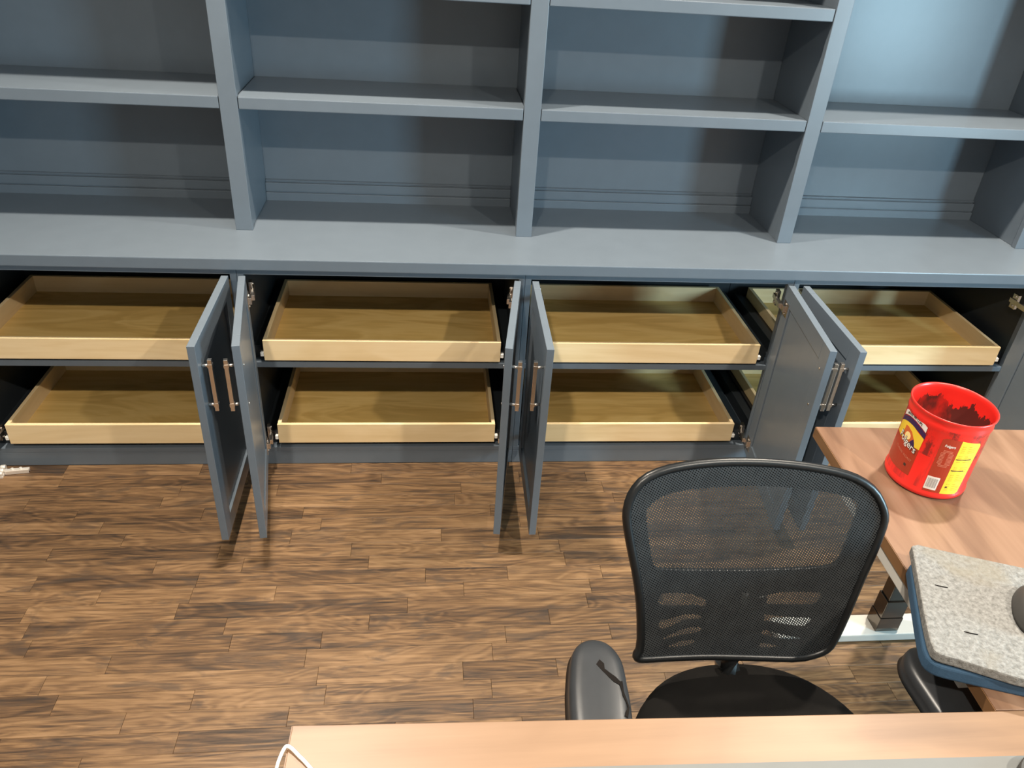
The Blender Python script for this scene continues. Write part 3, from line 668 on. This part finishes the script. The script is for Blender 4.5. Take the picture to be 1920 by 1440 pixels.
# ------------------------------------------------------------------ grey sheet and cable on the front desk
sh = [(.119, -1.6424), (.509, -1.6529), (.8556, -1.6614), (1.05, -1.667), (1.04, -1.95), (.11, -1.93)]
st = thing('desk_mat', (.55, -1.75, .74), 'light grey desk mat along the front desk', 'mat'); a = Vector(st.location)
MB().prism([(p[0]-a.x, p[1]-a.y) for p in sh], .0003, .0025).build('sheet', plain('pale_grey_mat', (.15, .155, .15), .6, var=.03), st)
tb = thing('tape_roll', (.858, -1.715, .7426), 'dark grey round roll lying on the grey desk mat', 'roll')
MB().lathe([(.018, 0), (.0435, 0), (.045, .002), (.045, .018), (.0435, .020), (.018, .020)], 40, closed=True, smooth=False).build('roll_body', RUBBER, tb)
MB().lathe([(.0165, .0005), (.018, .0005), (.018, .0195), (.0165, .0195)], 32, closed=True, smooth=False).build('core', WHITEP, tb)
ctrl = [(-.05, -1.80, .7428), (-.12, -1.71, .7428), (-.1896, -1.6281, .7430), (-.2089, -1.6082, .7440), (-.2216, -1.5963, .7455), (-.2285, -1.5944, .7450), (-.2343, -1.6038, .740), (-.2395, -1.618, .728), (-.2420, -1.635, .700), (-.2450, -1.66, .62), (-.250, -1.70, .40), (-.256, -1.76, .12), (-.27, -1.80, .02), (-.30, -1.90, .0040), (-.34, -2.3, .0040)]
def catmull(P, k=6):
    P = [Vector(p) for p in P]; Q = []
    for i in range(len(P)-1):
        a_, b_, c_, d_ = P[max(i-1, 0)], P[i], P[i+1], P[min(i+2, len(P)-1)]
        for j in range(k):
            t = j/k; Q.append(.5*((2*b_)+(c_-a_)*t+(2*a_-5*b_+4*c_-d_)*t*t+(3*b_-a_-3*c_+d_)*t**3))
    return Q+[P[-1]]
tag(MB().tube(catmull(ctrl), .0027, 8).build('charging_cable', WHITEP), 'thin white cable looping over the corner of the front desk', 'cable')

# ------------------------------------------------------------------ loose hinge on the floor
hg = thing('loose_hinge', (-1.432, -.042, 0), 'loose chrome cabinet hinge lying on the wooden floor by the base', 'hinge', rz=R(8))
MB().box(-.030, .046, -.0055, .0055, .010, .017).box(-.030, .044, -.0068, -.0050, .0005, .015).box(-.030, .044, .0050, .0068, .0005, .015).build('arm', NICKEL, hg, bevel=.001)
for k, y in enumerate((-.018, 0, .018)):
    MB().tube([(-.046, y, .016), (-.031, y, .016)], .0082, 12).build('knuckle', NICKEL, hg, bevel=.001)
MB().box(-.045, -.031, -.026, .026, .0003, .0085).build('cup_plate', NICKEL, hg, bevel=.0015)
for x in (-.006, .020): MB().tube([(x, 0, .016), (x, 0, .0215)], .0045, 10).build('screw', NICKEL, hg)

# ------------------------------------------------------------------ recessed ceiling lights
em, ent, eb = mat('lamp_lens'); eb.inputs['Emission Color'].default_value = (1, .86, .68, 1); eb.inputs['Emission Strength'].default_value = 6; eb.inputs['Base Color'].default_value = (.9, .9, .88, 1)
def downlight(x, y, where, power):
    t = thing('recessed_light', (x, y, ZC-.012), 'round white recessed ceiling light '+where, 'ceiling light', 'recessed ceiling lights')
    MB().lathe([(.060, .012), (.062, .002), (.070, 0), (.092, .004), (.094, .0119)], 32).build('trim_ring', WHITEP, t)
    MB().lathe([(.0005, .0085), (.060, .0085), (.060, .0115), (.0005, .0115)], 32).build('lens', em, t)
    l = bpy.data.lights.new('bulb', 'AREA'); l.shape = 'DISK'; l.size = .11; l.energy = power; l.color = (1, .89, .75); l.spread = R(150)
    lo = bpy.data.objects.new('bulb', l); COL.objects.link(lo); lo.parent = t; lo.location = (0, 0, -.002)
downlight(-.55, -.30, 'above the countertop, on the side of the torn armrest', LAMP_C)
downlight(1.75, -.30, 'above the countertop, on the side of the coffee can', LAMP_C)
downlight(-.55, -2.90, 'far from the bookcase, on the side of the white cable', LAMP_A)
downlight(1.75, -2.90, 'far from the bookcase, on the side of the window', LAMP_A)
